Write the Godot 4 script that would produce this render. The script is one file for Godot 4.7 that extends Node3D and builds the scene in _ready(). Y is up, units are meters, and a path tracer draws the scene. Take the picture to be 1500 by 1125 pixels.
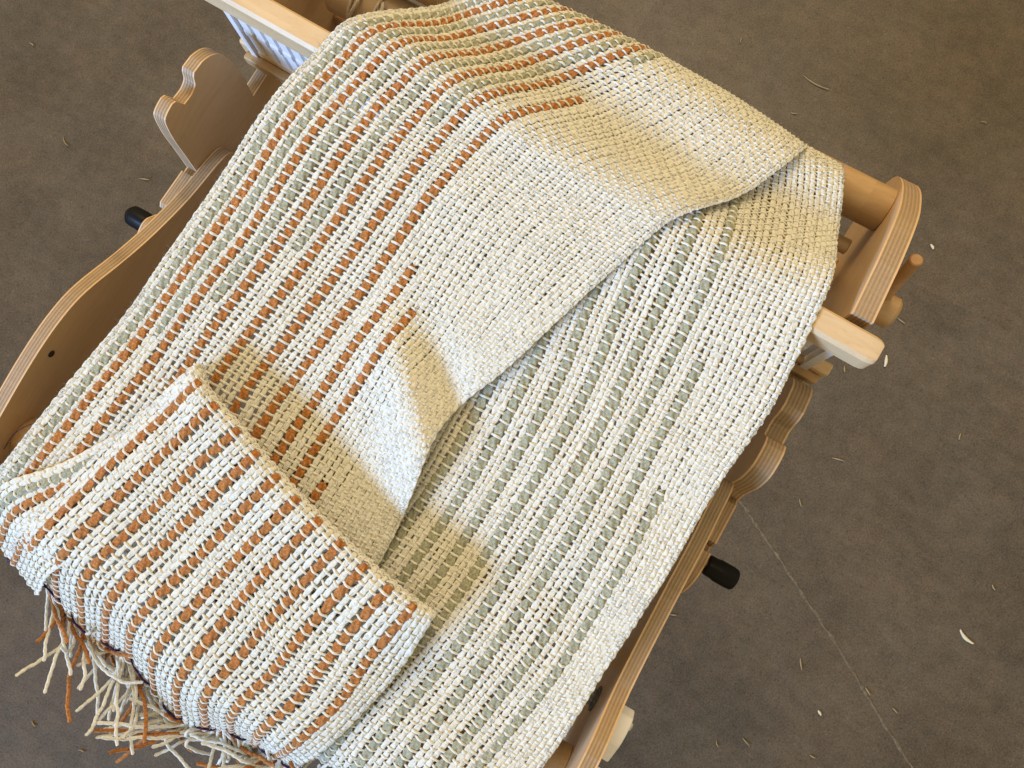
extends Node3D

# A handwoven scarf draped over a small plywood rigid heddle loom that stands over a concrete floor.
# Units are metres. x runs across the loom, z towards the weaver, y up. The control points below are millimetres.

const UPPER_COLUMNS := [0, 8, 16, 24, 38, 53]
const UPPER_ROWS := [
	[-58, -113, 698, -179, -55, 698, -183, -6, 698, -184, 48, 698, -183, 117, 698, -178, 182, 698, -169],
	[-46, -113, 758, -157, -55, 758, -161, -6, 758, -162, 48, 758, -161, 117, 758, -156, 182, 758, -147],
	[-23, -148, 777, -103, -118, 785, -80, -59, 784, -83, 1, 784, -81, 79, 787, -72, 154, 788, -70],
	[0, -198, 808, -27, -153, 808, -27, -96, 808, -20, -42, 808, -16, 37, 808, -10, 112, 808, -9],
	[3.3, -200, 807, -15, -156, 807, -14, -99, 807, -8, -45, 807, -6, 34, 807, 0, 108, 807, 1],
	[20, -214, 804, 49, -169, 803, 54, -109, 804, 52, -58, 804, 51, 16, 804, 53, 91, 804, 52],
	[41, -224, 791, 151, -178, 791, 151, -123, 791, 151, -70, 791, 150, 2, 791, 152, 59, 791, 150],
	[53, -230, 785, 208, -187, 785, 206, -132, 785, 206, -79, 785, 205, -5, 785, 204, 40, 785, 201],
	[65, -236, 778, 265, -194, 778, 264, -141, 778, 266, -87, 778, 263, -8, 778, 264, 45, 778, 263],
	[81, -251, 769, 348, -206, 769, 346, -145, 769, 347, -93, 769, 346, -16, 770, 340, 48, 771, 328],
	[97, -265, 760, 424, -220, 761, 422, -165, 761, 421, -109, 761, 419, -36, 761, 417, 47, 762, 404],
	[106, -275, 746, 452, -230, 747, 450, -175, 747, 449, -119, 747, 447, -46, 747, 445, 37, 748, 432],
	[116, -275, 702, 466, -230, 703, 464, -175, 703, 463, -119, 703, 461, -46, 703, 459, 37, 704, 446],
]
const LOWER_COLUMNS := [0, 8, 16, 24, 32, 56]
const LOWER_ROWS := [
	[-56, 216, 691, -171, 173, 691, -172, 130, 691, -174, 83, 691, -177, 34, 691, -180, -113, 691, -184],
	[-42, 216, 751, -149, 173, 751, -150, 130, 747, -152, 83, 743, -155, 34, 743, -158, -113, 743, -162],
	[-21, 235, 773, -87, 196, 774, -85, 150, 775, -76, 97, 762, -84, 46, 757, -88, -105, 756, -92],
	[0, 246, 803, -16, 208, 803, -11, 163, 803, -8, 110, 801, -11, 57, 800, -14, -97, 800, -20],
	[2.6, 247, 802, -4, 208, 802, -1, 164, 802, 3, 111, 802, 0, 59, 802, -3, -94, 803, -8],
	[18, 252, 792, 70, 212, 792, 70, 168, 792, 69, 117, 793, 67, 70, 792, 70, -73, 792, 69],
	[35, 246, 783, 144, 212, 783, 144, 170, 783, 146, 125, 783, 142, 79, 783, 144, -67, 783, 147],
	[53, 245, 773, 228, 214, 773, 231, 169, 773, 229, 123, 774, 228, 80, 773, 232, -73, 773, 232],
	[71, 240, 765, 311, 211, 764, 323, 163, 765, 313, 116, 765, 313, 73, 765, 314, -74, 765, 314],
	[88, 235, 758, 388, 200, 758, 393, 153, 758, 388, 104, 758, 389, 59, 758, 389, -82, 758, 389],
	[101, 223, 752, 444, 188, 752, 449, 141, 752, 444, 92, 752, 445, 47, 752, 445, -94, 752, 445],
	[110, 217, 736, 482, 182, 736, 487, 135, 736, 482, 86, 736, 483, 41, 736, 483, -100, 736, 483],
	[122, 213, 678, 500, 178, 678, 505, 131, 678, 500, 82, 678, 501, 37, 678, 501, -104, 678, 501],
]
const FLAP_COLUMNS := [0, 3, 11, 19, 27, 35, 43, 47]
const FLAP_ROWS := [
	[-36, -186, 764, 425, -184, 765, 427, -163, 764, 434, -129, 763, 445, -85, 762, 458, -37, 761, 467, 10, 760, 474, 25, 754, 476],
	[-14, -144, 779, 347, -142, 780, 349, -121, 779, 356, -87, 778, 367, -43, 777, 380, 5, 776, 389, 52, 775, 396, 67, 769, 398],
	[-5.5, -165, 776, 284, -155, 779, 293, -108, 777, 310, -63, 776, 324, -18, 775, 337, 29, 774, 346, 76, 773, 353, 91, 766, 355],
	[-1.6, -151, 785, 266, -140, 787, 275, -94, 786, 292, -49, 784, 306, -4, 783, 319, 44, 782, 328, 90, 781, 335, 105, 775, 337],
	[1, -149, 798, 264, -139, 800, 273, -92, 799, 289, -47, 797, 304, -2, 796, 316, 46, 795, 326, 92, 794, 333, 107, 788, 334],
	[12, -170, 790, 316, -155, 794, 318, -111, 794, 340, -61, 793, 352, -17, 790, 366, 32, 787, 386, 82, 781, 387, 104, 774, 384],
	[24, -193, 778, 377, -179, 782, 386, -129, 783, 394, -79, 781, 412, -30, 780, 422, 21, 776, 439, 76, 771, 436, 94, 764, 433],
	[34, -217, 764, 447, -200, 769, 447, -148, 770, 453, -94, 769, 462, -41, 766, 478, 9, 764, 479, 63, 760, 478, 82, 754, 474],
	[48, -240, 712, 494, -221, 708, 496, -156, 706, 514, -106, 706, 515, -42, 702, 534, 4, 706, 519, 47, 710, 514, 63, 715, 513],
]
const MARGIN_COLUMNS := [0, 6, 14]
const MARGIN_ROWS := [
	[0, -147, 779, 299, -127, 779, 305, -97, 778, 310],
	[13, -188, 777, 351, -164, 776, 357, -125, 776, 361],
	[23, -217, 773, 393, -192, 772, 403, -148, 771, 420],
	[33, -253, 766, 434, -222, 764, 449, -180, 763, 467],
	[43, -277, 715, 486, -246, 715, 493, -203, 715, 506],
]

var rng := RandomNumberGenerator.new()
var M := {}
var scarf: Node3D
var loom: Node3D
var heddle: Node3D
var cross_count := 0

func _ready():
	rng.seed = 4711
	# ---------------------------------------------------------------- camera, light, exposure
	var cam := Camera3D.new()
	cam.name = "camera"
	cam.transform = Transform3D(Basis(Vector3(0.86548, -0.04933, -0.49851), Vector3(-0.48634, 0.15579, -0.85977), Vector3(0.12007, 0.98656, 0.11085)).orthonormalized(), Vector3(0.1485, 1.42, 0.2255))
	cam.fov = 50.23
	cam.near = 0.02
	cam.far = 40.0
	add_child(cam)
	cam.make_current()
	var env := Environment.new()
	env.background_mode = Environment.BG_COLOR
	env.background_color = Color(1.0, 0.92, 0.72)
	env.background_energy_multiplier = 0.65
	env.tonemap_mode = Environment.TONE_MAPPER_LINEAR
	env.tonemap_exposure = 1.06
	env.sdfgi_enabled = true
	env.ssao_enabled = true
	env.ssil_enabled = true
	var we := WorldEnvironment.new()
	we.name = "world_environment"
	we.environment = env
	add_child(we)
	# daylight from an open doorway in front of the loom, low over the floor
	area("doorway_daylight", Vector3(-1.75, 2.75, 4.1), Vector3(0, 6.9, 0.2), Vector2(1.7, 1.5), Color(0.64, 0.80, 1.0), 104.0)
	# warm lamps of the hall, high above
	area("hall_lamp", Vector3(-1.0, 3.2, -2.3), Vector3(-0.2, 0.7, 0.0), Vector2(1.8, 1.8), Color(1.0, 0.88, 0.68), 8.5)
	materials()
	# ---------------------------------------------------------------- floor
	floor_and_joint()
	build_loom()
	build_heddle()
	build_stand()
	build_scarf()
	build_straw()

func area(called: String, at: Vector3, to: Vector3, size: Vector2, c: Color, e: float) -> void:
	var l := AreaLight3D.new()
	l.name = called
	l.area_size = size
	l.light_color = c
	l.light_energy = e
	l.shadow_enabled = true
	l.look_at_from_position(at, to, Vector3.UP)
	l.set("area_range", 12.0)
	add_child(l)

# -------------------------------------------------------------------- naming
func thing(called: String, label: String, category: String, group := "") -> Node3D:
	var o := Node3D.new()
	o.name = called
	add_child(o, true)
	tag(o, label, category, group)
	return o

func tag(o: Node3D, label: String, category: String, group := "") -> void:
	o.set_meta("label", label)
	o.set_meta("category", category)
	if group != "":
		o.set_meta("group", group)

func part(called: String, mesh: Mesh, mat: Material, parent: Node, kind := "") -> MeshInstance3D:
	var o := MeshInstance3D.new()
	o.name = called
	o.mesh = mesh
	if mat:
		o.material_override = mat
	if kind != "":
		o.set_meta("kind", kind)
	parent.add_child(o, true)
	return o

# -------------------------------------------------------------------- materials
func lin(r: float, g: float, b: float) -> Color:
	return Color(r, g, b).linear_to_srgb()

func noise(seed_: int, freq: float, octaves := 4) -> FastNoiseLite:
	var n := FastNoiseLite.new()
	n.seed = seed_
	n.noise_type = FastNoiseLite.TYPE_SIMPLEX_SMOOTH
	n.frequency = freq
	n.fractal_octaves = octaves
	return n

func tex(im: Image) -> ImageTexture:
	return ImageTexture.create_from_image(im)

func wood(seed_: int, light: Color, dark: Color, scale: float, rough: float, streak := 1.0) -> StandardMaterial3D:
	# grain runs along u: long soft streaks, short pores and a slow change of tone
	var w := 384
	var im := Image.create(w, w, false, Image.FORMAT_RGB8)
	var a := noise(seed_, 1.0, 4)
	var b := noise(seed_ + 1, 1.0, 2)
	var c := noise(seed_ + 2, 1.0, 2)
	for y in w:
		for x in w:
			var wave := b.get_noise_2d(x * 0.006, y * 0.012) * 16.0
			var t := 0.5 + 0.55 * streak * a.get_noise_2d(x * 0.012, (y + wave) * 0.11)
			t += 0.25 * b.get_noise_2d(x * 0.004 + 40.0, y * 0.02)
			var pore := c.get_noise_2d(x * 0.06, y * 0.75)
			if pore > 0.42:
				t += 0.22
			im.set_pixel(x, y, light.lerp(dark, clampf(t, 0.0, 1.0)))
	var m := StandardMaterial3D.new()
	m.albedo_texture = tex(im)
	m.uv1_triplanar = true
	m.uv1_scale = Vector3.ONE * scale
	m.roughness = rough
	return m

func plain(c: Color, rough: float, seed_ := 0, spread := 0.0, scale := 60.0) -> StandardMaterial3D:
	var m := StandardMaterial3D.new()
	m.roughness = rough
	if spread <= 0.0:
		m.albedo_color = c
		return m
	var w := 128
	var im := Image.create(w, w, false, Image.FORMAT_RGB8)
	var a := noise(seed_, 0.05, 4)
	var b := noise(seed_ + 5, 0.3, 2)
	for y in w:
		for x in w:
			var k := 1.0 + spread * (a.get_noise_2d(x, y) * 1.3 + b.get_noise_2d(x, y) * 0.8)
			im.set_pixel(x, y, Color(clampf(c.r * k, 0, 1), clampf(c.g * k, 0, 1), clampf(c.b * k, 0, 1)))
	m.albedo_texture = tex(im)
	m.uv1_triplanar = true
	m.uv1_scale = Vector3.ONE * scale
	return m

func yarn_material(c: Color, seed_: int, spread: float) -> StandardMaterial3D:
	var m := plain(c, 0.95, seed_, spread, 55.0)
	m.metallic_specular = 0.2
	m.rim_enabled = true
	m.rim = 0.35
	m.rim_tint = 0.6
	m.backlight_enabled = true
	m.backlight = Color(c.r, c.g, c.b) * 0.8
	return m

func materials() -> void:
	M.cream = yarn_material(lin(0.80, 0.775, 0.70), 11, 0.09)
	M.white = yarn_material(lin(0.82, 0.80, 0.735), 12, 0.08)
	M.orange = yarn_material(lin(0.40, 0.158, 0.045), 13, 0.34)
	M.sage = yarn_material(lin(0.34, 0.34, 0.255), 14, 0.24)
	M.purple = yarn_material(lin(0.035, 0.012, 0.045), 15, 0.1)
	M.face = wood(21, lin(0.70, 0.48, 0.285), lin(0.57, 0.37, 0.205), 2.6, 0.42, 0.6)
	M.ply_light = wood(24, lin(0.44, 0.315, 0.205), lin(0.34, 0.235, 0.145), 6.0, 0.55)
	M.ply_dark = wood(27, lin(0.37, 0.255, 0.165), lin(0.28, 0.185, 0.11), 6.0, 0.55)
	M.maple = wood(30, lin(0.66, 0.49, 0.31), lin(0.52, 0.35, 0.19), 3.0, 0.4, 0.6)
	M.beech = wood(33, lin(0.50, 0.33, 0.17), lin(0.37, 0.22, 0.10), 4.0, 0.4, 0.8)
	M.tan = wood(39, lin(0.50, 0.36, 0.235), lin(0.38, 0.26, 0.16), 3.0, 0.5, 0.5)
	M.dowel = wood(36, lin(0.47, 0.275, 0.13), lin(0.36, 0.19, 0.08), 8.0, 0.45)
	M.reed = plain(lin(0.72, 0.70, 0.72), 0.35)
	M.reed_dim = plain(lin(0.50, 0.49, 0.54), 0.4)
	M.pawl = plain(lin(0.86, 0.86, 0.95), 0.4)
	M.black = plain(lin(0.008, 0.008, 0.010), 0.38)
	M.black.metallic_specular = 0.2
	M.hole = plain(lin(0.03, 0.018, 0.01), 0.8)
	M.steel = plain(lin(0.5, 0.5, 0.5), 0.3)
	M.steel.metallic = 0.9
	M.washer = plain(lin(0.10, 0.12, 0.11), 0.5)
	M.cord = yarn_material(lin(0.62, 0.53, 0.43), 16, 0.08)
	M.straw = plain(lin(0.30, 0.235, 0.135), 0.7, 51, 0.2, 80.0)
	M.chip = plain(lin(0.66, 0.60, 0.45), 0.6, 52, 0.1, 80.0)
	# concrete: trowelled blotches, stains, fine sand and dark pits
	var w := 1024
	var im := Image.create(w, w, false, Image.FORMAT_RGB8)
	var big := noise(61, 0.0045, 5)
	var mid := noise(62, 0.03, 4)
	var fine := noise(63, 0.32, 3)
	var trowel := noise(65, 1.0, 3)
	var pits := noise(64, 0.14, 2)
	var bump := Image.create(w, w, false, Image.FORMAT_L8)
	for y in w:
		for x in w:
			var k := 1.0 + 0.32 * big.get_noise_2d(x, y) + 0.22 * mid.get_noise_2d(x, y) + 0.60 * fine.get_noise_2d(x, y) + 0.12 * trowel.get_noise_2d(x * 0.01, y * 0.05)
			var p := pits.get_noise_2d(x, y)
			if p > 0.5:
				k *= 0.72
			elif p < -0.56:
				k *= 1.25
			var warm := 0.05 * mid.get_noise_2d(x + 500.0, y) + 0.06 * big.get_noise_2d(x, y + 900.0)
			im.set_pixel(x, y, lin(0.082 * k * (1.0 + warm), 0.062 * k, 0.045 * k * (1.0 - warm)))
			bump.set_pixel(x, y, Color.from_hsv(0, 0, clampf(0.5 + 0.25 * mid.get_noise_2d(x, y) + 0.35 * fine.get_noise_2d(x, y) - (0.2 if p > 0.5 else 0.0), 0, 1)))
	var m := StandardMaterial3D.new()
	m.albedo_texture = tex(im)
	m.roughness = 0.62
	m.heightmap_enabled = true
	m.heightmap_texture = tex(bump)
	m.heightmap_scale = 0.06
	m.uv1_triplanar = true
	m.uv1_world_triplanar = true
	m.uv1_scale = Vector3.ONE * 0.85
	m.uv1_offset = Vector3(0.13, 0.0, 0.37)
	M.concrete = m
	M.joint = plain(lin(0.125, 0.10, 0.068), 0.8, 66, 0.3, 20.0)

# -------------------------------------------------------------------- shapes
func extrude(profile: PackedVector2Array, x0: float, x1: float, bevel := 0.0006) -> SurfaceTool:
	# a flat board whose outline is (z, y), from x0 to x1, with softly chamfered rims
	var st := SurfaceTool.new()
	st.begin(Mesh.PRIMITIVE_TRIANGLES)
	st.set_smooth_group(-1)
	extrude_into(st, profile, x0, x1, bevel)
	st.generate_normals()
	return st

func extrude_into(st: SurfaceTool, profile: PackedVector2Array, x0: float, x1: float, bevel: float) -> void:
	var inner := profile
	if bevel > 0.0:
		var o := Geometry2D.offset_polygon(profile, -bevel, Geometry2D.JOIN_MITER)
		if o.size() == 1 and o[0].size() == profile.size():
			inner = match_start(o[0], profile)
		else:
			bevel = 0.0
	var s := signf(x1 - x0)
	var loops := [[x0, inner], [x0 + s * bevel, profile], [x1 - s * bevel, profile], [x1, inner]]
	var n := profile.size()
	for k in 3:
		if bevel == 0.0 and k != 1:
			continue
		for i in n:
			var j := (i + 1) % n
			var a := Vector3(loops[k][0], loops[k][1][i].y, loops[k][1][i].x)
			var b := Vector3(loops[k][0], loops[k][1][j].y, loops[k][1][j].x)
			var c := Vector3(loops[k + 1][0], loops[k + 1][1][j].y, loops[k + 1][1][j].x)
			var d := Vector3(loops[k + 1][0], loops[k + 1][1][i].y, loops[k + 1][1][i].x)
			for v in [a, b, c, a, c, d]:
				st.add_vertex(v)
	var tris := Geometry2D.triangulate_polygon(inner)
	for side in 2:
		var x: float = x0 if side == 0 else x1
		for k in range(0, tris.size(), 3):
			for q in ([0, 1, 2] if side == 0 else [0, 2, 1]):
				var p: Vector2 = inner[tris[k + q]]
				st.add_vertex(Vector3(x, p.y, p.x))

func match_start(a: PackedVector2Array, to: PackedVector2Array) -> PackedVector2Array:
	var best := 0
	for i in a.size():
		if a[i].distance_to(to[0]) < a[best].distance_to(to[0]):
			best = i
	var out := PackedVector2Array()
	for i in a.size():
		out.append(a[(best + i) % a.size()])
	return out

func smooth_outline(points: Array, steps := 4) -> PackedVector2Array:
	# corners given as [z, y] are kept, those as [z, y, 1] are passed through on a smooth curve (millimetres)
	var out := PackedVector2Array()
	var n := points.size()
	for i in n:
		var p1 := Vector2(points[i][0], points[i][1]) * 0.001
		out.append(p1)
		var q: Array = points[(i + 1) % n]
		if points[i].size() > 2 and q.size() > 2:
			var p0 := Vector2(points[(i + n - 1) % n][0], points[(i + n - 1) % n][1]) * 0.001
			var p2 := Vector2(q[0], q[1]) * 0.001
			var p3 := Vector2(points[(i + 2) % n][0], points[(i + 2) % n][1]) * 0.001
			for k in range(1, steps):
				out.append(p1.cubic_interpolate(p2, p0, p3, float(k) / steps))
	return out

func board(x0: float, x1: float, y0: float, y1: float, z0: float, z1: float, r := 0.002) -> ArrayMesh:
	# a rounded bar along x: its cross-section is a rounded rectangle
	var st := SurfaceTool.new()
	st.begin(Mesh.PRIMITIVE_TRIANGLES)
	st.set_smooth_group(-1)
	extrude_into(st, rounded(z0, z1, y0, y1, r), x0, x1, minf(r, 0.0015))
	st.generate_normals()
	return st.commit()

func rounded(a0: float, a1: float, b0: float, b1: float, r: float) -> PackedVector2Array:
	var out := PackedVector2Array()
	for k in 4:
		var c := Vector2(a1 - r if k in [0, 3] else a0 + r, b1 - r if k < 2 else b0 + r)
		for i in 4:
			var t := (k + i / 3.0) * PI / 2
			out.append(c + Vector2(cos(t), sin(t)) * r)
	return out

func rod(a: Vector3, b: Vector3, r: float, sides := 20, chamfer := 0.001) -> ArrayMesh:
	var ax := (b - a).normalized()
	var s := ax.cross(Vector3.UP if absf(ax.y) < 0.9 else Vector3.RIGHT).normalized()
	var t := ax.cross(s)
	var st := SurfaceTool.new()
	st.begin(Mesh.PRIMITIVE_TRIANGLES)
	var rings := [[a, 0.0], [a, r - chamfer], [a + ax * chamfer, r], [b - ax * chamfer, r], [b, r - chamfer], [b, 0.0]]
	for k in 5:
		st.set_smooth_group(k)
		for i in sides:
			var q := []
			for e in [[k, i], [k, i + 1], [k + 1, i + 1], [k + 1, i]]:
				var f: float = e[1] * TAU / sides
				q.append(rings[e[0]][0] + (s * cos(f) + t * sin(f)) * rings[e[0]][1])
			for v in [q[0], q[2], q[1], q[0], q[3], q[2]]:
				st.add_vertex(v)
	st.generate_normals()
	return st.commit()

# a strand of spun yarn: an oval, plied tube along a path
func strand(pts: PackedVector3Array, nrm: PackedVector3Array, w: float, h: float, sides: int, plies: int, twist: float, depth: float, fade := true, into = null, wide := PackedFloat32Array()) -> ArrayMesh:
	var n := pts.size()
	var vs := PackedVector3Array()
	var ns := PackedVector3Array()
	var ix := PackedInt32Array()
	vs.resize(n * sides)
	ns.resize(n * sides)
	var ct := PackedFloat32Array()
	var sn := PackedFloat32Array()
	for a in sides:
		ct.append(cos(a * TAU / sides))
		sn.append(sin(a * TAU / sides))
	var phi := rng.randf() * TAU
	var start := 0
	var base := 0
	for k in n:
		var tg := (pts[mini(k + 1, n - 1)] - pts[maxi(k - 1, 0)]).normalized()
		var bi := tg.cross(nrm[k]).normalized()
		var up := bi.cross(tg)
		if k > 0:
			phi += pts[k].distance_to(pts[k - 1]) * twist
		var f := 1.0 if wide.is_empty() else wide[k]
		if fade and (k == 0 or k == n - 1):
			f = 0.35
		for a in sides:
			var th := a * TAU / sides * plies - phi
			var m := f * (1.0 + depth * cos(th))
			var g := depth * plies * sin(th)
			var c := ct[a]
			var s := sn[a]
			vs[base + a] = pts[k] + bi * (w * c * m) + up * (h * s * m)
			ns[base + a] = (bi * (c / w * h - g * s) + up * (s + g * c)).normalized()
		base += sides
	for k in n - 1:
		for a in sides:
			var b := (a + 1) % sides
			var p := k * sides
			ix.append_array([p + a, p + b, p + sides + a, p + b, p + sides + b, p + sides + a])
	if into != null:
		var off: int = into.v.size()
		into.v.append_array(vs)
		into.n.append_array(ns)
		for i in ix.size():
			ix[i] += off
		into.i.append_array(ix)
		return null
	return arrays(vs, ns, ix)

func arrays(vs: PackedVector3Array, ns: PackedVector3Array, ix: PackedInt32Array) -> ArrayMesh:
	var ar := []
	ar.resize(Mesh.ARRAY_MAX)
	ar[Mesh.ARRAY_VERTEX] = vs
	ar[Mesh.ARRAY_NORMAL] = ns
	ar[Mesh.ARRAY_INDEX] = ix
	var me := ArrayMesh.new()
	me.add_surface_from_arrays(Mesh.PRIMITIVE_TRIANGLES, ar)
	return me

# a loose strand along few points
func loose(points: Array, w: float, plies := 2, sides := 7, step := 0.0014, into = null) -> ArrayMesh:
	var cv := Curve3D.new()
	cv.bake_interval = step
	for i in points.size():
		var d: Vector3 = (points[mini(i + 1, points.size() - 1)] - points[maxi(i - 1, 0)]) / 6.0
		cv.add_point(points[i], -d, d)
	var p := cv.get_baked_points()
	var up := PackedVector3Array()
	up.resize(p.size())
	up.fill(Vector3(0.13, 0.97, 0.2).normalized())
	for k in p.size():
		var tg := (p[mini(k + 1, p.size() - 1)] - p[maxi(k - 1, 0)]).normalized()
		if absf(tg.y) > 0.8:
			up[k] = Vector3(0.3, 0.1, 0.95).normalized()
	return strand(p, up, w, w * 0.94, sides, plies, 900.0, 0.13, true, into)

# -------------------------------------------------------------------- the woven cloth
class Sheet:
	var n := 0
	var m := 0
	var p: Array[PackedVector3Array] = []
	var u: Array[PackedVector3Array] = []
	var col: Array[PackedByteArray] = []

func slope(v: Array, k: PackedFloat64Array, i: int) -> Vector3:
	var a := maxi(i - 1, 0)
	var b := mini(i + 1, v.size() - 1)
	if i == a or i == b:
		return (v[b] - v[a]) / (k[b] - k[a])
	var d0: Vector3 = (v[i] - v[a]) / (k[i] - k[a])
	var d1: Vector3 = (v[b] - v[i]) / (k[b] - k[i])
	var h0 := k[i] - k[a]
	var h1 := k[b] - k[i]
	return (d0 * h1 + d1 * h0) / (h0 + h1)

func along(v: Array, k: PackedFloat64Array, x: float) -> Vector3:
	var i := 0
	while i < k.size() - 2 and x > k[i + 1]:
		i += 1
	var h := k[i + 1] - k[i]
	var t := (x - k[i]) / h
	if t < 0.0 or t > 1.0:
		return v[i].lerp(v[i + 1], t)
	var t2 := t * t
	var t3 := t2 * t
	return v[i] * (2 * t3 - 3 * t2 + 1) + slope(v, k, i) * (h * (t3 - 2 * t2 + t)) + v[i + 1] * (-2 * t3 + 3 * t2) + slope(v, k, i + 1) * (h * (t3 - t2))

func lattice(columns: Array, rows: Array, t0: int, t1: int, flip: bool, seed_: int, shape: Callable, colour: Callable) -> Sheet:
	var sh := Sheet.new()
	var kc := PackedFloat64Array()
	for c in columns:
		kc.append(c)
	var kr := PackedFloat64Array()
	var grid := []
	for r in rows:
		kr.append(r[0])
		var g := []
		for c in columns.size():
			g.append(Vector3(r[1 + c * 3], r[2 + c * 3], r[3 + c * 3]) * 0.001)
		grid.append(g)
	sh.n = int(columns[-1]) + 1
	sh.m = t1 - t0 + 1
	var wob := noise(seed_, 0.09, 2)
	var wave := noise(seed_ + 3, 7.0, 2)
	var row_shift := PackedFloat64Array()
	for j in sh.m:
		row_shift.append(rng.randf_range(-0.15, 0.15))
	for i in sh.n:
		var q := []
		for g in grid:
			q.append(along(g, kc, i))
		var line := PackedVector3Array()
		for j in sh.m:
			var t := t0 + j + row_shift[j] + 0.22 * wob.get_noise_2d(i * 1.7, j * 0.8) + 0.9 * wob.get_noise_2d(700.0, j * 0.6)
			var x: Vector3 = along(q, kr, t)
			x = shape.call(x)
			x.y += 0.0026 * wave.get_noise_3d(x.x, x.y, x.z)
			line.append(x)
		sh.p.append(line)
		var cs := PackedByteArray()
		for j in sh.m:
			cs.append(colour.call(i, t0 + j))
		sh.col.append(cs)
	# thick stripe yarns push their thin neighbours aside; every yarn wanders a little
	var moved: Array[PackedVector3Array] = []
	for i in sh.n:
		var line := PackedVector3Array()
		for j in sh.m:
			var s := 0.11 * wob.get_noise_2d(i * 9.0 + 300.0, j * 0.55) * 2.0 + rng.randf_range(-0.035, 0.035)
			if i > 0 and sh.col[i - 1][j] > 0:
				s += 0.15
			if i < sh.n - 1 and sh.col[i + 1][j] > 0:
				s -= 0.15
			var a := sh.p[maxi(i - 1, 0)][j]
			var b := sh.p[mini(i + 1, sh.n - 1)][j]
			line.append(sh.p[i][j] + (b - a) * (s * 0.5))
		moved.append(line)
	for i in sh.n:
		var up := PackedVector3Array()
		for j in sh.m:
			var di := sh.p[mini(i + 1, sh.n - 1)][j] - sh.p[maxi(i - 1, 0)][j]
			var dj := sh.p[i][mini(j + 1, sh.m - 1)] - sh.p[i][maxi(j - 1, 0)]
			up.append((di.cross(dj) if flip else dj.cross(di)).normalized())
		sh.u.append(up)
	sh.p = moved
	return sh

const SUB := 4

func weave(sh: Sheet, joined_cross: bool) -> void:
	var packs := {"v": PackedVector3Array(), "n": PackedVector3Array(), "i": PackedInt32Array()}
	var slub := noise(99, 0.11, 2)
	# lengthwise yarns
	for i in sh.n:
		var a := 0
		while a < sh.m:
			var c := sh.col[i][a]
			var b := a
			while b + 1 < sh.m and sh.col[i][b + 1] == c:
				b += 1
			var pts := PackedVector3Array()
			var up := PackedVector3Array()
			var wide := PackedFloat32Array()
			for k in range(a * SUB - (2 if a > 0 else 0), b * SUB + (3 if b < sh.m - 1 else 1)):
				var t := float(k) / SUB
				var j := clampi(floori(t), 0, sh.m - 2)
				var f := t - j
				var u := sh.u[i][j].lerp(sh.u[i][j + 1], f).normalized()
				var dip := pow(0.5 - 0.5 * cos(PI * (t + i)), 2.2)
				var h := lerpf(0.0002, -0.0004, dip) + (0.0003 if c > 0 else 0.0)
				wide.append((1.0 - (0.10 if c == 0 else 0.27) * dip) * (1.0 + 0.16 * slub.get_noise_2d(k * 0.9, i * 17.0)))
				pts.append(sh.p[i][j].lerp(sh.p[i][j + 1], f) + u * h)
				up.append(u)
			if pts.size() > 2:
				if c == 0:
					var edge := i < 2 or i > sh.n - 3
					part("white_yarn", strand(pts, up, 0.00225 * rng.randf_range(0.92, 1.06), 0.00105, 10, 2, 640.0, 0.17, true, null, wide), M.white if edge or rng.randf() < 0.4 else M.cream, scarf)
				else:
					part("orange_yarn" if c == 1 else "sage_yarn", strand(pts, up, (0.0034 if c == 1 else 0.0036) * rng.randf_range(0.95, 1.05), 0.00165, 20, 3, 520.0, 0.24, true, null, wide), M.orange if c == 1 else M.sage, scarf)
			a = b + 1
	# crosswise yarns
	for j in sh.m:
		var pts := PackedVector3Array()
		var up := PackedVector3Array()
		var last := (sh.n - 1) * SUB
		for k in range(-2, last + 3):
			var t := float(k) / SUB
			var i := clampi(floori(t), 0, sh.n - 2)
			var f := t - i
			var u := sh.u[i][j].lerp(sh.u[i + 1][j], clampf(f, 0, 1)).normalized()
			var near := clampi(roundi(t), 0, sh.n - 1)
			var thick := sh.col[near][j] > 0
			var wv := -cos(PI * (t + j))
			var h := lerpf(-0.0010, 0.00215 if thick else 0.00125, pow(0.5 + 0.5 * wv, 1.7))
			if k < 0 or k > last:
				h *= 0.15
			var at := sh.p[i][j].lerp(sh.p[i + 1][j], f)
			if k < 0 or k > last:
				# the turn at the selvedge
				var to := j + (1 if (j % 2 == 0) == (k > last) else -1)
				var e := 0 if k < 0 else sh.n - 1
				if to >= 0 and to < sh.m:
					var over := (-k if k < 0 else k - last) / 2.0
					at += (sh.p[e][to] - sh.p[e][j]) * 0.42 * over
			pts.append(at + u * h)
			up.append(u)
		var r := 0.00092 * rng.randf_range(0.92, 1.1)
		if joined_cross or cross_count >= 300:
			strand(pts, up, r * 1.15, r * 0.8, 6, 2, 900.0, 0.07, true, packs)
		else:
			cross_count += 1
			part("cross_yarn", strand(pts, up, r * 1.15, r * 0.8, 6, 2, 900.0, 0.07), M.white if rng.randf() < 0.6 else M.cream, scarf)
	if packs.v.size() > 0:
		part("cross_yarns", arrays(packs.v, packs.n, packs.i), M.white, scarf, "stuff")

func as_is(p: Vector3) -> Vector3:
	return p

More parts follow.
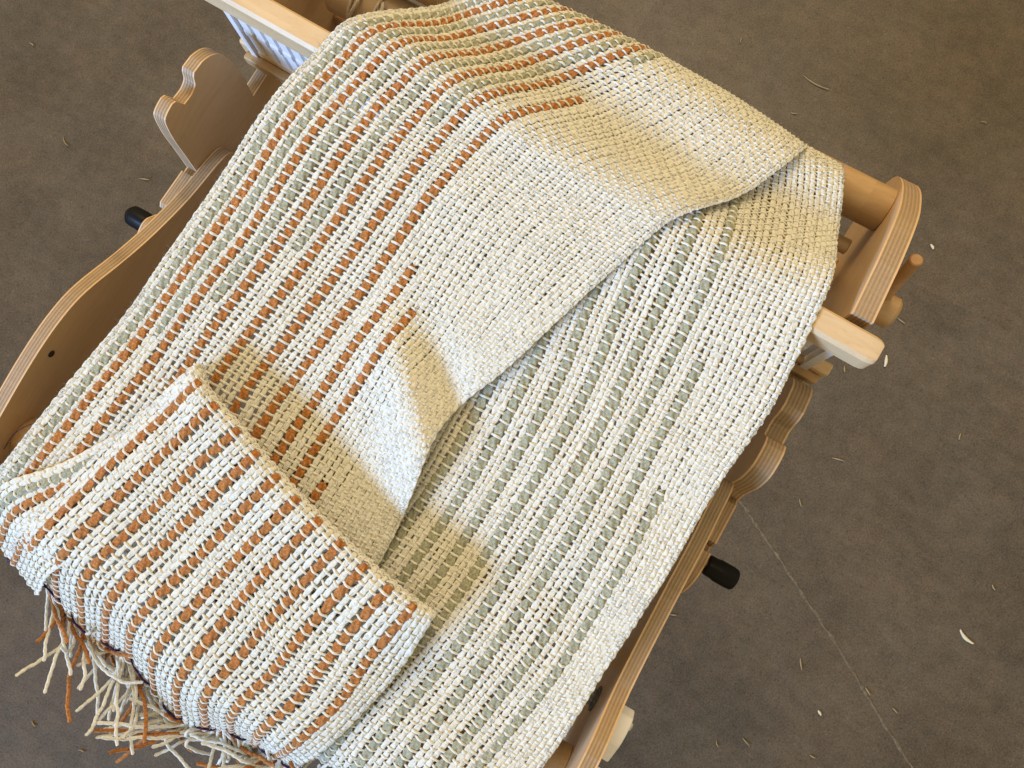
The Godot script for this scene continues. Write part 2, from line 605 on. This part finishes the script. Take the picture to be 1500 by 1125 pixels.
func with_crease(p: Vector3) -> Vector3:
	# a soft crease that runs to the right selvedge of the upper layer, steeper on its far side
	var a := Vector2(p.x + 0.030, p.z - 0.168)
	var s := a.x * 0.731 + a.y * 0.683
	var d := a.x * 0.683 - a.y * 0.731
	var f := smoothstep(-0.045, 0.05, s)
	var h := exp(-pow(d / (0.027 if d < 0.0 else 0.017), 2.0)) * 0.015
	h -= exp(-pow((d - 0.034) / 0.014, 2.0)) * 0.003
	p.y += f * h
	return p

func upper_colour(i: int, t: int) -> int:
	# the inlaid stripes start and stop inside the cloth
	if i % 4 == 0 and i >= 4 and i <= 36:
		var from: int = [-99, -99, -99, -99, -99, -23, 33, 40, 72][i / 4 - 1]
		return 1 if t >= from else 0
	if i % 4 == 2 and i <= 22:
		var until: int = [999, 65, 54, 40, 7, -38][i / 4]
		return 2 if t <= until else 0
	return 0

func lower_colour(i: int, t: int) -> int:
	if i % 4 == 0 and i >= 8 and i <= 52:
		var from: int = 41 if i == 8 else (18 if i == 12 else -99)
		return 2 if t >= from else 0
	return 0

func flap_colour(i: int, _t: int) -> int:
	return 1 if i % 4 == 3 and i < 45 and _t >= 3 else 0

func margin_colour(i: int, _t: int) -> int:
	return 2 if i == 2 else (1 if i == 4 or i == 8 else 0)

func build_scarf() -> void:
	scarf = thing("woven_scarf", "cream handwoven scarf with orange and sage stripes, folded and draped over the wooden loom", "scarf")
	var low := lattice(LOWER_COLUMNS, LOWER_ROWS, -52, 118, true, 5, as_is, lower_colour)
	weave(low, false)
	var top := lattice(UPPER_COLUMNS, UPPER_ROWS, -56, 112, false, 6, with_crease, upper_colour)
	weave(top, false)
	weave(lattice(MARGIN_COLUMNS, MARGIN_ROWS, 0, 43, false, 7, as_is, margin_colour), true)
	var flap := lattice(FLAP_COLUMNS, FLAP_ROWS, -36, 48, false, 8, as_is, flap_colour)
	weave(flap, true)
	fuzz([top, flap, low])
	# dark purple stitches along the hem, over and under the last crosswise yarns
	var end := flap.m - 1
	var hem := []
	for i in flap.n:
		hem.append(flap.p[i][end - 1] + flap.u[i][end - 1] * (0.0024 if i % 5 < 3 else -0.0015) + Vector3(0, rng.randf_range(-0.0008, 0.0008), 0))
	part("hem_stitching", loose(hem, 0.0011, 2, 6), M.purple, scarf)
	var tail := [hem[0], hem[0] + Vector3(-0.004, -0.004, 0.006), hem[0] + Vector3(-0.012, -0.012, 0.004), hem[0] + Vector3(-0.02, -0.01, 0.001)]
	part("hem_tail", loose(tail, 0.0011, 2, 6), M.purple, scarf)
	var tail2 := [hem[0], hem[1] + Vector3(-0.002, -0.012, 0.002), hem[2] + Vector3(-0.002, -0.014, 0.004), hem[3] + Vector3(-0.004, -0.011, 0.005), hem[5] + Vector3(0, -0.005, 0.004)]
	part("hem_tail", loose(tail2, 0.0011, 2, 6), M.purple, scarf)
	# the fringe hangs in loose clumps of plied ends
	var dir0 := Vector3.ZERO
	var bend0 := Vector3.ZERO
	for i in range(5, flap.n):
		if i % 4 == 1:
			dir0 = Vector3(rng.randf_range(-0.25, 0.8), rng.randf_range(-1.5, -0.4), rng.randf_range(0.6, 1.0)).normalized()
			bend0 = Vector3(rng.randf_range(-1, 1), rng.randf_range(-0.4, 0.6), rng.randf_range(-1, 1))
		for twin in (5 if i > 8 else 2):
			var p := flap.p[i][end]
			var dir := (dir0 + Vector3(rng.randf_range(-0.4, 0.4), rng.randf_range(-0.3, 0.3), rng.randf_range(-0.4, 0.4))).normalized()
			var pts := [flap.p[i][end - 2] - flap.u[i][end] * 0.001, p]
			var bend := bend0 + Vector3(rng.randf_range(-0.5, 0.5), rng.randf_range(-0.5, 0.5), rng.randf_range(-0.5, 0.5))
			for k in rng.randi_range(6, 13):
				p += dir * rng.randf_range(0.0045, 0.0085)
				pts.append(p)
				dir = (dir + bend * 1.0 + Vector3(rng.randf_range(-0.4, 0.4), rng.randf_range(-0.4, 0.2), rng.randf_range(-0.4, 0.4))).normalized()
				if k == 2 and rng.randf() < 0.4:
					bend = -bend
			var orange := (i % 4 == 3 and twin < 3) or (twin == 1 and rng.randf() < 0.45)
			part("fringe_strand", loose(pts, 0.00165 if orange else 0.00145), M.orange if orange else M.cream, scarf)

func fuzz(sheets: Array) -> void:
	# loose wool fibres that stand off the yarns
	var vs := PackedVector3Array()
	var ns := PackedVector3Array()
	var ix := PackedInt32Array()
	for sh in sheets:
		for k in int(sh.n * sh.m * 1.3):
			var i := rng.randi_range(0, sh.n - 1)
			var j := rng.randi_range(1, sh.m - 2)
			if k % 9 == 0:
				i = 0 if rng.randf() < 0.5 else sh.n - 1
			if sh.col[i][j] > 0:
				continue
			var u: Vector3 = sh.u[i][j]
			var a: Vector3 = sh.p[i][j].lerp(sh.p[i][j + 1], rng.randf()) + u * 0.0014
			var way := Vector3(rng.randf_range(-1, 1), rng.randf_range(-0.3, 0.5), rng.randf_range(-1, 1)).normalized()
			var l := rng.randf_range(0.002, 0.0055)
			var b := a + way * l * 0.5 + u * rng.randf_range(0.0006, 0.0017)
			var c := b + way * l * 0.4 - u * rng.randf_range(-0.0012, 0.0009) + Vector3(rng.randf_range(-1, 1), 0, rng.randf_range(-1, 1)) * 0.001
			var side := way.cross(u).normalized() * 0.00009
			var o := vs.size()
			vs.append_array([a - side, a + side, b - side, b + side, c])
			ns.append_array([u, u, u, u, u])
			ix.append_array([o, o + 1, o + 2, o + 1, o + 3, o + 2, o + 2, o + 3, o + 4])
	part("wool_fuzz", arrays(vs, ns, ix), M.white, scarf, "stuff")

# -------------------------------------------------------------------- floor
func floor_and_joint() -> void:
	var pm := PlaneMesh.new()
	pm.size = Vector2(14, 14)
	var f := part("concrete_floor", pm, M.concrete, self)
	f.set_meta("kind", "structure")
	# a filled saw-cut that runs across the slab, its filler standing slightly proud
	var line := [[390, 36], [414, 50], [458, 73], [518, 104], [589, 143], [668, 185], [760, 242], [850, 292], [1000, 380], [1300, 560]]
	var st := SurfaceTool.new()
	st.begin(Mesh.PRIMITIVE_TRIANGLES)
	var k := 0
	var pts := []
	for i in line.size() - 1:
		for s in 10:
			var a := Vector3(line[i][0], 0, line[i][1]).lerp(Vector3(line[i + 1][0], 0, line[i + 1][1]), s / 10.0) * 0.001
			pts.append(a + Vector3(rng.randf_range(-1, 1), 0, rng.randf_range(-1, 1)) * 0.0012)
	for i in pts.size() - 1:
		var side := Vector3(-0.5, 0, 0.87)
		var w0 := 0.0011 + 0.0007 * sin(i * 1.7) * sin(i * 0.37)
		var w1 := 0.0011 + 0.0007 * sin((i + 1) * 1.7) * sin((i + 1) * 0.37)
		var h := Vector3(0, 0.0015, 0)
		var q := [pts[i] - side * w0 * 2.0, pts[i] + h, pts[i] + side * w0 * 2.0, pts[i + 1] - side * w1 * 2.0, pts[i + 1] + h, pts[i + 1] + side * w1 * 2.0]
		for t in [[0, 1, 3], [1, 4, 3], [1, 2, 4], [2, 5, 4]]:
			for v in t:
				st.add_vertex(q[v])
	st.generate_normals()
	var j := part("floor_joint", st.commit(), M.joint, self)
	j.set_meta("kind", "structure")

const STRAW := [
	[182, -691, -4, 52, 0], [174, -619, 18, 11, 0], [522, -94, 14, 19, 0], [517, -286, -74, 21, 1], [463, -239, -66, 11, 0], [830, 62, -20, 28, 1],
	[731, 219, -32, 13, 0], [781, 224, -21, 10, 0], [501, 2, -53, 14, 0], [404, 271, 25, 10, 0], [620, 235, -58, 18, 0], [599, 388, -20, 15, 0],
	[680, 288, -32, 8, 1], [700, 354, 1, 9, 0], [561, 414, -46, 10, 0], [497, -509, -45, 10, 1], [509, -363, -14, 15, 0], [681, -229, -84, 12, 0],
	[834, -31, -45, 9, 0], [-993, 80, -28, 23, 0], [-817, 69, 19, 20, 0], [-1168, -52, -10, 13, 0], [-439, 970, -15, 12, 0], [-343, 964, 13, 11, 0],
	[24, -701, -81, 12, 0], [476, -762, 17, 11, 0]
]

func build_straw() -> void:
	for s in STRAW:
		var l: float = s[3] * 0.001
		var st := SurfaceTool.new()
		st.begin(Mesh.PRIMITIVE_TRIANGLES)
		st.set_smooth_group(0)
		var w: float = (0.0014 if s[4] == 0 else 0.0030) * rng.randf_range(0.8, 1.2)
		var bow := rng.randf_range(-0.12, 0.12) * l
		var n := 6
		var ring := []
		for k in n + 1:
			var t := k / float(n)
			var ww := w * (0.35 + 0.65 * sin(PI * clampf(t, 0.08, 0.92)))
			var c := Vector3((t - 0.5) * l, 0.0012 + 0.002 * t, bow * 4.0 * t * (1.0 - t))
			ring.append([c + Vector3(0, -0.0008, -ww), c + Vector3(0, 0.0008, -ww * 0.3), c + Vector3(0, 0.0006, ww * 0.5), c + Vector3(0, -0.0008, ww)])
		for k in n:
			for a in 4:
				var b := (a + 1) % 4
				for v in [ring[k][a], ring[k][b], ring[k + 1][b], ring[k][a], ring[k + 1][b], ring[k + 1][a]]:
					st.add_vertex(v)
		st.generate_normals()
		var o := part("straw_scrap" if s[4] == 0 else "wood_chip", st.commit(), M.straw if s[4] == 0 else M.chip, self)
		o.position = Vector3(s[0] * 0.001, 0.0, s[1] * 0.001)
		o.rotation_degrees.y = s[2]
		tag(o, straw_label(s), "straw" if s[4] == 0 else "wood chip", "bits of straw on the concrete")

func straw_label(s: Array) -> String:
	if s[3] > 40:
		return "longest thin straw, on the concrete behind the back of the loom"
	if s[4] == 1:
		if s[0] == 830:
			return "pale broad wood chip lying alone on the floor to the right of the loom"
		if s[0] == 517:
			return "pale wood chip on the floor just past the end of the heddle bar"
		return "tiny pale wood chip on the brown concrete floor"
	if s[0] == 522:
		return "pale straw scrap on the floor beside the right heddle notch"
	if s[0] == -993:
		return "bent brown straw scrap on the floor left of the loom"
	if s[0] < -300:
		return "tiny scrap of straw on the concrete to the left of the loom"
	if s[1] < -150:
		return "tiny scrap of straw on the concrete behind the loom's right end"
	if absf(s[1] - 242 - (s[0] - 760) * 0.555) < 45:
		return "tiny scrap of straw lying close to the floor's filled seam"
	return "tiny scrap of straw on the concrete to the right of the loom"

# -------------------------------------------------------------------- loom
func panel(called: String, outline: PackedVector2Array, x0: float, x1: float, plies: int) -> MeshInstance3D:
	# plywood: a face veneer on either side and plies of alternating tone whose rims are not quite flush
	var me := ArrayMesh.new()
	var step := (x1 - x0) / plies
	for tone in 3:
		var st := SurfaceTool.new()
		st.begin(Mesh.PRIMITIVE_TRIANGLES)
		st.set_smooth_group(-1)
		var any := false
		for k in plies:
			var kind := 0 if k == 0 or k == plies - 1 else (1 if k % 2 == 1 else 2)
			if kind != tone:
				continue
			any = true
			var o := outline
			if k % 2 == 1:
				var sunk := Geometry2D.offset_polygon(outline, -0.00022)
				if sunk.size() == 1:
					o = sunk[0]
			extrude_into(st, o, x0 + step * k, x0 + step * (k + 1) - signf(step) * 0.00002, 0.0)
		if any:
			st.generate_normals()
			st.commit(me)
			me.surface_set_material(me.get_surface_count() - 1, [M.face, M.ply_dark, M.ply_light][tone])
	return part(called, me, null, loom)

func build_loom() -> void:
	loom = thing("weaving_loom", "small plywood table loom under the scarf, with curved sides and black knobs", "loom")
	# left front side board (S-curved top)
	var lf := smooth_outline([[78, 655], [76, 668, 1], [82, 677, 1], [100, 683, 1], [140, 691, 1], [184, 706, 1], [221, 723, 1], [261, 745, 1], [290, 753, 1], [325, 755, 1], [370, 752, 1], [420, 745, 1], [470, 728, 1], [510, 700, 1], [530, 655, 1], [528, 610], [510, 600], [100, 600], [80, 620]])
	panel("front_side_board", lf, -0.311, -0.298, 9)
	var rf := smooth_outline([[128, 655], [126, 700, 1], [134, 716, 1], [160, 722, 1], [190, 728, 1], [243, 730, 1], [316, 740, 1], [368, 765, 1], [420, 764, 1], [470, 742, 1], [510, 705, 1], [530, 655, 1], [528, 610], [510, 600], [150, 600], [130, 620]])
	panel("front_side_board", rf, 0.257, 0.270, 9)
	# back side boards: heddle notches, slot for the lower heddle bar, round hinge end
	var lb := smooth_outline([[-19, 800], [-19, 672], [17, 672], [13, 712, 1], [16, 742, 1], [24, 758, 1], [38, 766, 1], [50, 767], [53, 764, 1], [57, 756, 1], [66, 753, 1], [76, 754], [80, 766], [84, 768, 1], [96, 766, 1], [101, 760, 1], [106, 738, 1], [109, 712, 1], [113, 680], [119, 680], [119, 684], [156, 686], [160, 682], [161, 666], [168, 666], [168, 680], [176, 689, 1], [186, 691, 1], [200, 684, 1], [214, 664, 1], [216, 636, 1], [204, 608, 1], [186, 596], [100, 580], [-150, 580], [-190, 600, 1], [-206, 650, 1], [-200, 690, 1], [-175, 730, 1], [-150, 757, 1], [-120, 777, 1], [-70, 793, 1]])
	panel("back_side_board", lb, -0.325, -0.312, 9)
	var rb := smooth_outline([[-20, 800], [-19, 668], [17, 668], [19, 700, 1], [24, 716, 1], [34, 727, 1], [50, 732], [56, 729, 1], [62, 720, 1], [68, 716, 1], [78, 716], [82, 732], [88, 737, 1], [100, 738, 1], [112, 732, 1], [121, 710, 1], [126, 672], [132, 656], [137, 662], [176, 662], [180, 648], [185, 648], [186, 662], [196, 664, 1], [212, 658, 1], [226, 638, 1], [230, 612, 1], [218, 588, 1], [200, 578], [100, 566], [-150, 566], [-190, 590, 1], [-206, 640, 1], [-200, 685, 1], [-178, 722, 1], [-150, 752, 1], [-120, 774, 1], [-70, 791, 1]])
	panel("back_side_board", rb, 0.271, 0.289, 11)
	# beams and rods between the boards
	part("back_beam", rod(Vector3(-0.312, 0.724, -0.145), Vector3(0.271, 0.724, -0.145), 0.0195, 28), M.beech, loom)
	var roller := part("warp_roller", rod(Vector3(-0.288, 0.690, -0.113), Vector3(0.18, 0.690, -0.113), 0.0215, 28), M.tan, loom)
	part("rear_rod", rod(Vector3(-0.312, 0.696, -0.113), Vector3(0.262, 0.696, -0.113), 0.0072), M.maple, loom)
	part("cloth_roller", rod(Vector3(-0.298, 0.702, 0.402), Vector3(0.257, 0.702, 0.402), 0.019, 28), M.beech, loom)
	part("front_beam", rod(Vector3(-0.298, 0.713, 0.452), Vector3(0.257, 0.713, 0.452), 0.0185, 28), M.beech, loom)
	part("cross_bar", board(-0.298, 0.257, 0.605, 0.645, 0.30, 0.318), M.beech, loom)
	part("cross_bar", board(-0.312, 0.271, 0.590, 0.630, -0.13, -0.112), M.beech, loom)
	# apron cords wound on the warp roller
	for x in [-0.262, -0.236]:
		var c := []
		for k in 15:
			var f := -0.6 + k * 0.42
			c.append(Vector3(x + 0.0009 * k + (0.0 if k < 11 else (k - 10) * 0.002), 0.690 + sin(f) * 0.0228, -0.113 + cos(f) * 0.0228))
		part("apron_cord", loose(c, 0.0017, 3, 8), M.cord, roller)
		part("apron_cord", loose([c[2] + Vector3(0.002, 0.001, 0), c[3] + Vector3(0.006, 0.003, 0.001), c[4] + Vector3(0.0085, 0.004, 0), c[5] + Vector3(0.005, 0.003, 0)], 0.0019, 3, 8), M.cord, roller)
	# ratchet handle with its peg on the right, at the back
	var handle := part("ratchet_handle", rod(Vector3(0.290, 0.660, -0.092), Vector3(0.334, 0.660, -0.092), 0.0155, 24, 0.003), M.beech, loom)
	part("handle_peg", rod(Vector3(0.3168, 0.664, -0.0985), Vector3(0.307, 0.750, -0.1055), 0.0056, 16), M.dowel, handle)
	# hinge knobs
	for s in [[-1, -0.320, 0.676, 0.180], [1, 0.289, 0.660, 0.196]]:
		var knob := part("hinge_knob", knob_shape(s[0]), M.black, loom)
		knob.position = Vector3(s[1], s[2], s[3])
		part("screw", rod(Vector3(s[1], s[2], s[3]), Vector3(s[1] + s[0] * 0.004, s[2], s[3]), 0.004, 12), M.steel, loom)
	# a bolt with its washer, and a plugged hole, on the inner faces
	part("washer", rod(Vector3(0.2555, 0.687, 0.343), Vector3(0.2569, 0.687, 0.343), 0.0115, 24, 0.0004), M.washer, loom)
	part("bolt_head", rod(Vector3(0.2500, 0.688, 0.343), Vector3(0.2555, 0.687, 0.343), 0.0072, 6, 0.0008), M.steel, loom)
	part("screw_hole", rod(Vector3(-0.2979, 0.739, 0.324), Vector3(-0.2973, 0.739, 0.324), 0.0034, 14, 0.0002), M.hole, loom)
	# two pawls of white plastic with screws, outside the right front board
	for z in [0.338, 0.392]:
		var o := smooth_outline([[z * 1000 - 4, 694], [z * 1000 + 1, 704, 1], [z * 1000 + 12, 708, 1], [z * 1000 + 26, 706, 1], [z * 1000 + 43, 694], [z * 1000 + 41, 678], [z * 1000 + 24, 686, 1], [z * 1000 + 10, 687, 1], [z * 1000 + 2, 685, 1]], 5)
		var st := extrude(o, 0.274, 0.289, 0.001)
		var pawl := part("pawl", st.commit(), M.pawl, loom)
		part("screw", rod(Vector3(0.270, 0.696, z + 0.008), Vector3(0.2925, 0.696, z + 0.008), 0.0045, 14), M.steel, pawl)
	# a stray dark hair on the cloth roller's end
	part("stray_hair", loose([Vector3(-0.297, 0.722, 0.418), Vector3(-0.290, 0.733, 0.400), Vector3(-0.283, 0.732, 0.386), Vector3(-0.277, 0.728, 0.381)], 0.00035, 1, 5), M.purple, loom)

func knob_shape(s: int) -> ArrayMesh:
	# a wing-shaped thumb knob whose axis is x, with a waist and three shallow lobes
	var st := SurfaceTool.new()
	st.begin(Mesh.PRIMITIVE_TRIANGLES)
	st.set_smooth_group(0)
	var rings := [[0.001, 0.0], [0.001, 0.010], [0.003, 0.0108], [0.008, 0.0108], [0.012, 0.0118], [0.024, 0.0118], [0.0285, 0.0112], [0.0305, 0.0092], [0.0308, 0.0]]
	var n := 24
	for k in rings.size() - 1:
		for i in n:
			var q := []
			for e in [[k, i], [k, i + 1], [k + 1, i + 1], [k + 1, i]]:
				var f: float = e[1] * TAU / n
				var r: float = 0.84 * rings[e[0]][1] * (1.0 + 0.05 * cos(4.0 * f))
				q.append(Vector3(s * rings[e[0]][0], cos(f) * r, sin(f) * r))
			for v in ([q[0], q[1], q[2], q[0], q[2], q[3]] if s < 0 else [q[0], q[2], q[1], q[0], q[3], q[2]]):
				st.add_vertex(v)
	st.generate_normals()
	return st.commit()

func build_heddle() -> void:
	heddle = thing("rigid_heddle", "rigid heddle with pale wooden bars and white plastic slats, standing in the loom's notches", "heddle")
	# the top bar: rounded long edges, rounded ends in plan
	var st := SurfaceTool.new()
	st.begin(Mesh.PRIMITIVE_TRIANGLES)
	st.set_smooth_group(0)
	var zs := [[-0.0125, 0.776], [-0.0125, 0.7975], [-0.0100, 0.8000], [0.0065, 0.8000], [0.0095, 0.7970], [0.0095, 0.776]]
	var xs := [[-0.347, 0.3], [-0.3458, 0.62], [-0.342, 0.9], [-0.337, 1.0], [0.2965, 1.0], [0.3005, 0.95], [0.3032, 0.84], [0.304, 0.72]]
	var loops := []
	for x in xs:
		var l := []
		for z in zs:
			l.append(Vector3(x[0], 0.786 + (z[1] - 0.786) * (0.86 + 0.14 * x[1]), -0.0015 + (z[0] + 0.0015) * x[1]))
		loops.append(l)
	for k in loops.size() - 1:
		for i in 6:
			var j := (i + 1) % 6
			st.set_smooth_group(-1 if k == 3 else i)
			for v in [loops[k][i], loops[k][j], loops[k + 1][j], loops[k][i], loops[k + 1][j], loops[k + 1][i]]:
				st.add_vertex(v)
	st.set_smooth_group(-1)
	for e in [0, loops.size() - 1]:
		for i in range(1, 5):
			for v in [loops[e][0], loops[e][i], loops[e][i + 1]]:
				st.add_vertex(v)
	st.generate_normals()
	part("top_bar", st.commit(), M.maple, heddle)
	part("bottom_bar", board(-0.338, 0.298, 0.6830, 0.7030, -0.0085, 0.0035, 0.0025), M.maple, heddle)
	part("bottom_bar", board(-0.330, 0.294, 0.6820, 0.6950, 0.0036, 0.0125, 0.002), M.beech, heddle)
	part("reed_sheet", board(-0.317, 0.272, 0.690, 0.778, -0.0030, -0.0012, 0.0004), M.reed_dim, heddle)
	var slat := slat_shape()
	for k in 40:
		var o := part("reed_slat", slat, M.reed, heddle)
		o.position = Vector3(-0.3095 + k * 0.0146, 0.735, 0.0012)
	# the solid plastic strip that closes the reed at either end
	for x in [-0.3195, 0.2775]:
		part("end_strip", board(x - 0.0035, x + 0.0035, 0.692, 0.778, -0.006, 0.006, 0.0012), M.reed, heddle)

	# it sits a little askew in its notches
	heddle.rotation.y = deg_to_rad(-1.7)
	heddle.position = Vector3(0.304, 0, 0) - heddle.basis * Vector3(0.304, 0, 0)

func slat_shape() -> ArrayMesh:
	# a flat plastic slat with a raised eye half way up
	var st := SurfaceTool.new()
	st.begin(Mesh.PRIMITIVE_TRIANGLES)
	st.set_smooth_group(-1)
	var ys := [-0.042, -0.006, -0.003, 0.003, 0.006, 0.043]
	var hw := [0.0062, 0.0062, 0.0064, 0.0064, 0.0062, 0.0062]
	var zz := [0.0016, 0.0016, 0.0026, 0.0026, 0.0016, 0.0016]
	for k in 5:
		var a := [Vector3(-hw[k], ys[k], -zz[k] * 0.6), Vector3(-hw[k] * 0.75, ys[k], zz[k]), Vector3(hw[k] * 0.75, ys[k], zz[k]), Vector3(hw[k], ys[k], -zz[k] * 0.6)]
		var b := [Vector3(-hw[k + 1], ys[k + 1], -zz[k + 1] * 0.6), Vector3(-hw[k + 1] * 0.75, ys[k + 1], zz[k + 1]), Vector3(hw[k + 1] * 0.75, ys[k + 1], zz[k + 1]), Vector3(hw[k + 1], ys[k + 1], -zz[k + 1] * 0.6)]
		for i in 4:
			var j := (i + 1) % 4
			for v in [a[i], b[i], b[j], a[i], b[j], a[j]]:
				st.add_vertex(v)
	st.generate_normals()
	return st.commit()

func build_stand() -> void:
	# the loom's own floor stand, wholly beneath it
	for x in [-0.15, 0.14]:
		part("stand_leg", leg(Vector3(x, 0.0, 0.02), Vector3(x, 0.612, 0.309)), M.beech, loom)
		part("stand_leg", leg(Vector3(x, 0.0, 0.30), Vector3(x, 0.598, -0.121)), M.beech, loom)

func leg(a: Vector3, b: Vector3) -> ArrayMesh:
	return rod(a, b, 0.014, 12, 0.002)
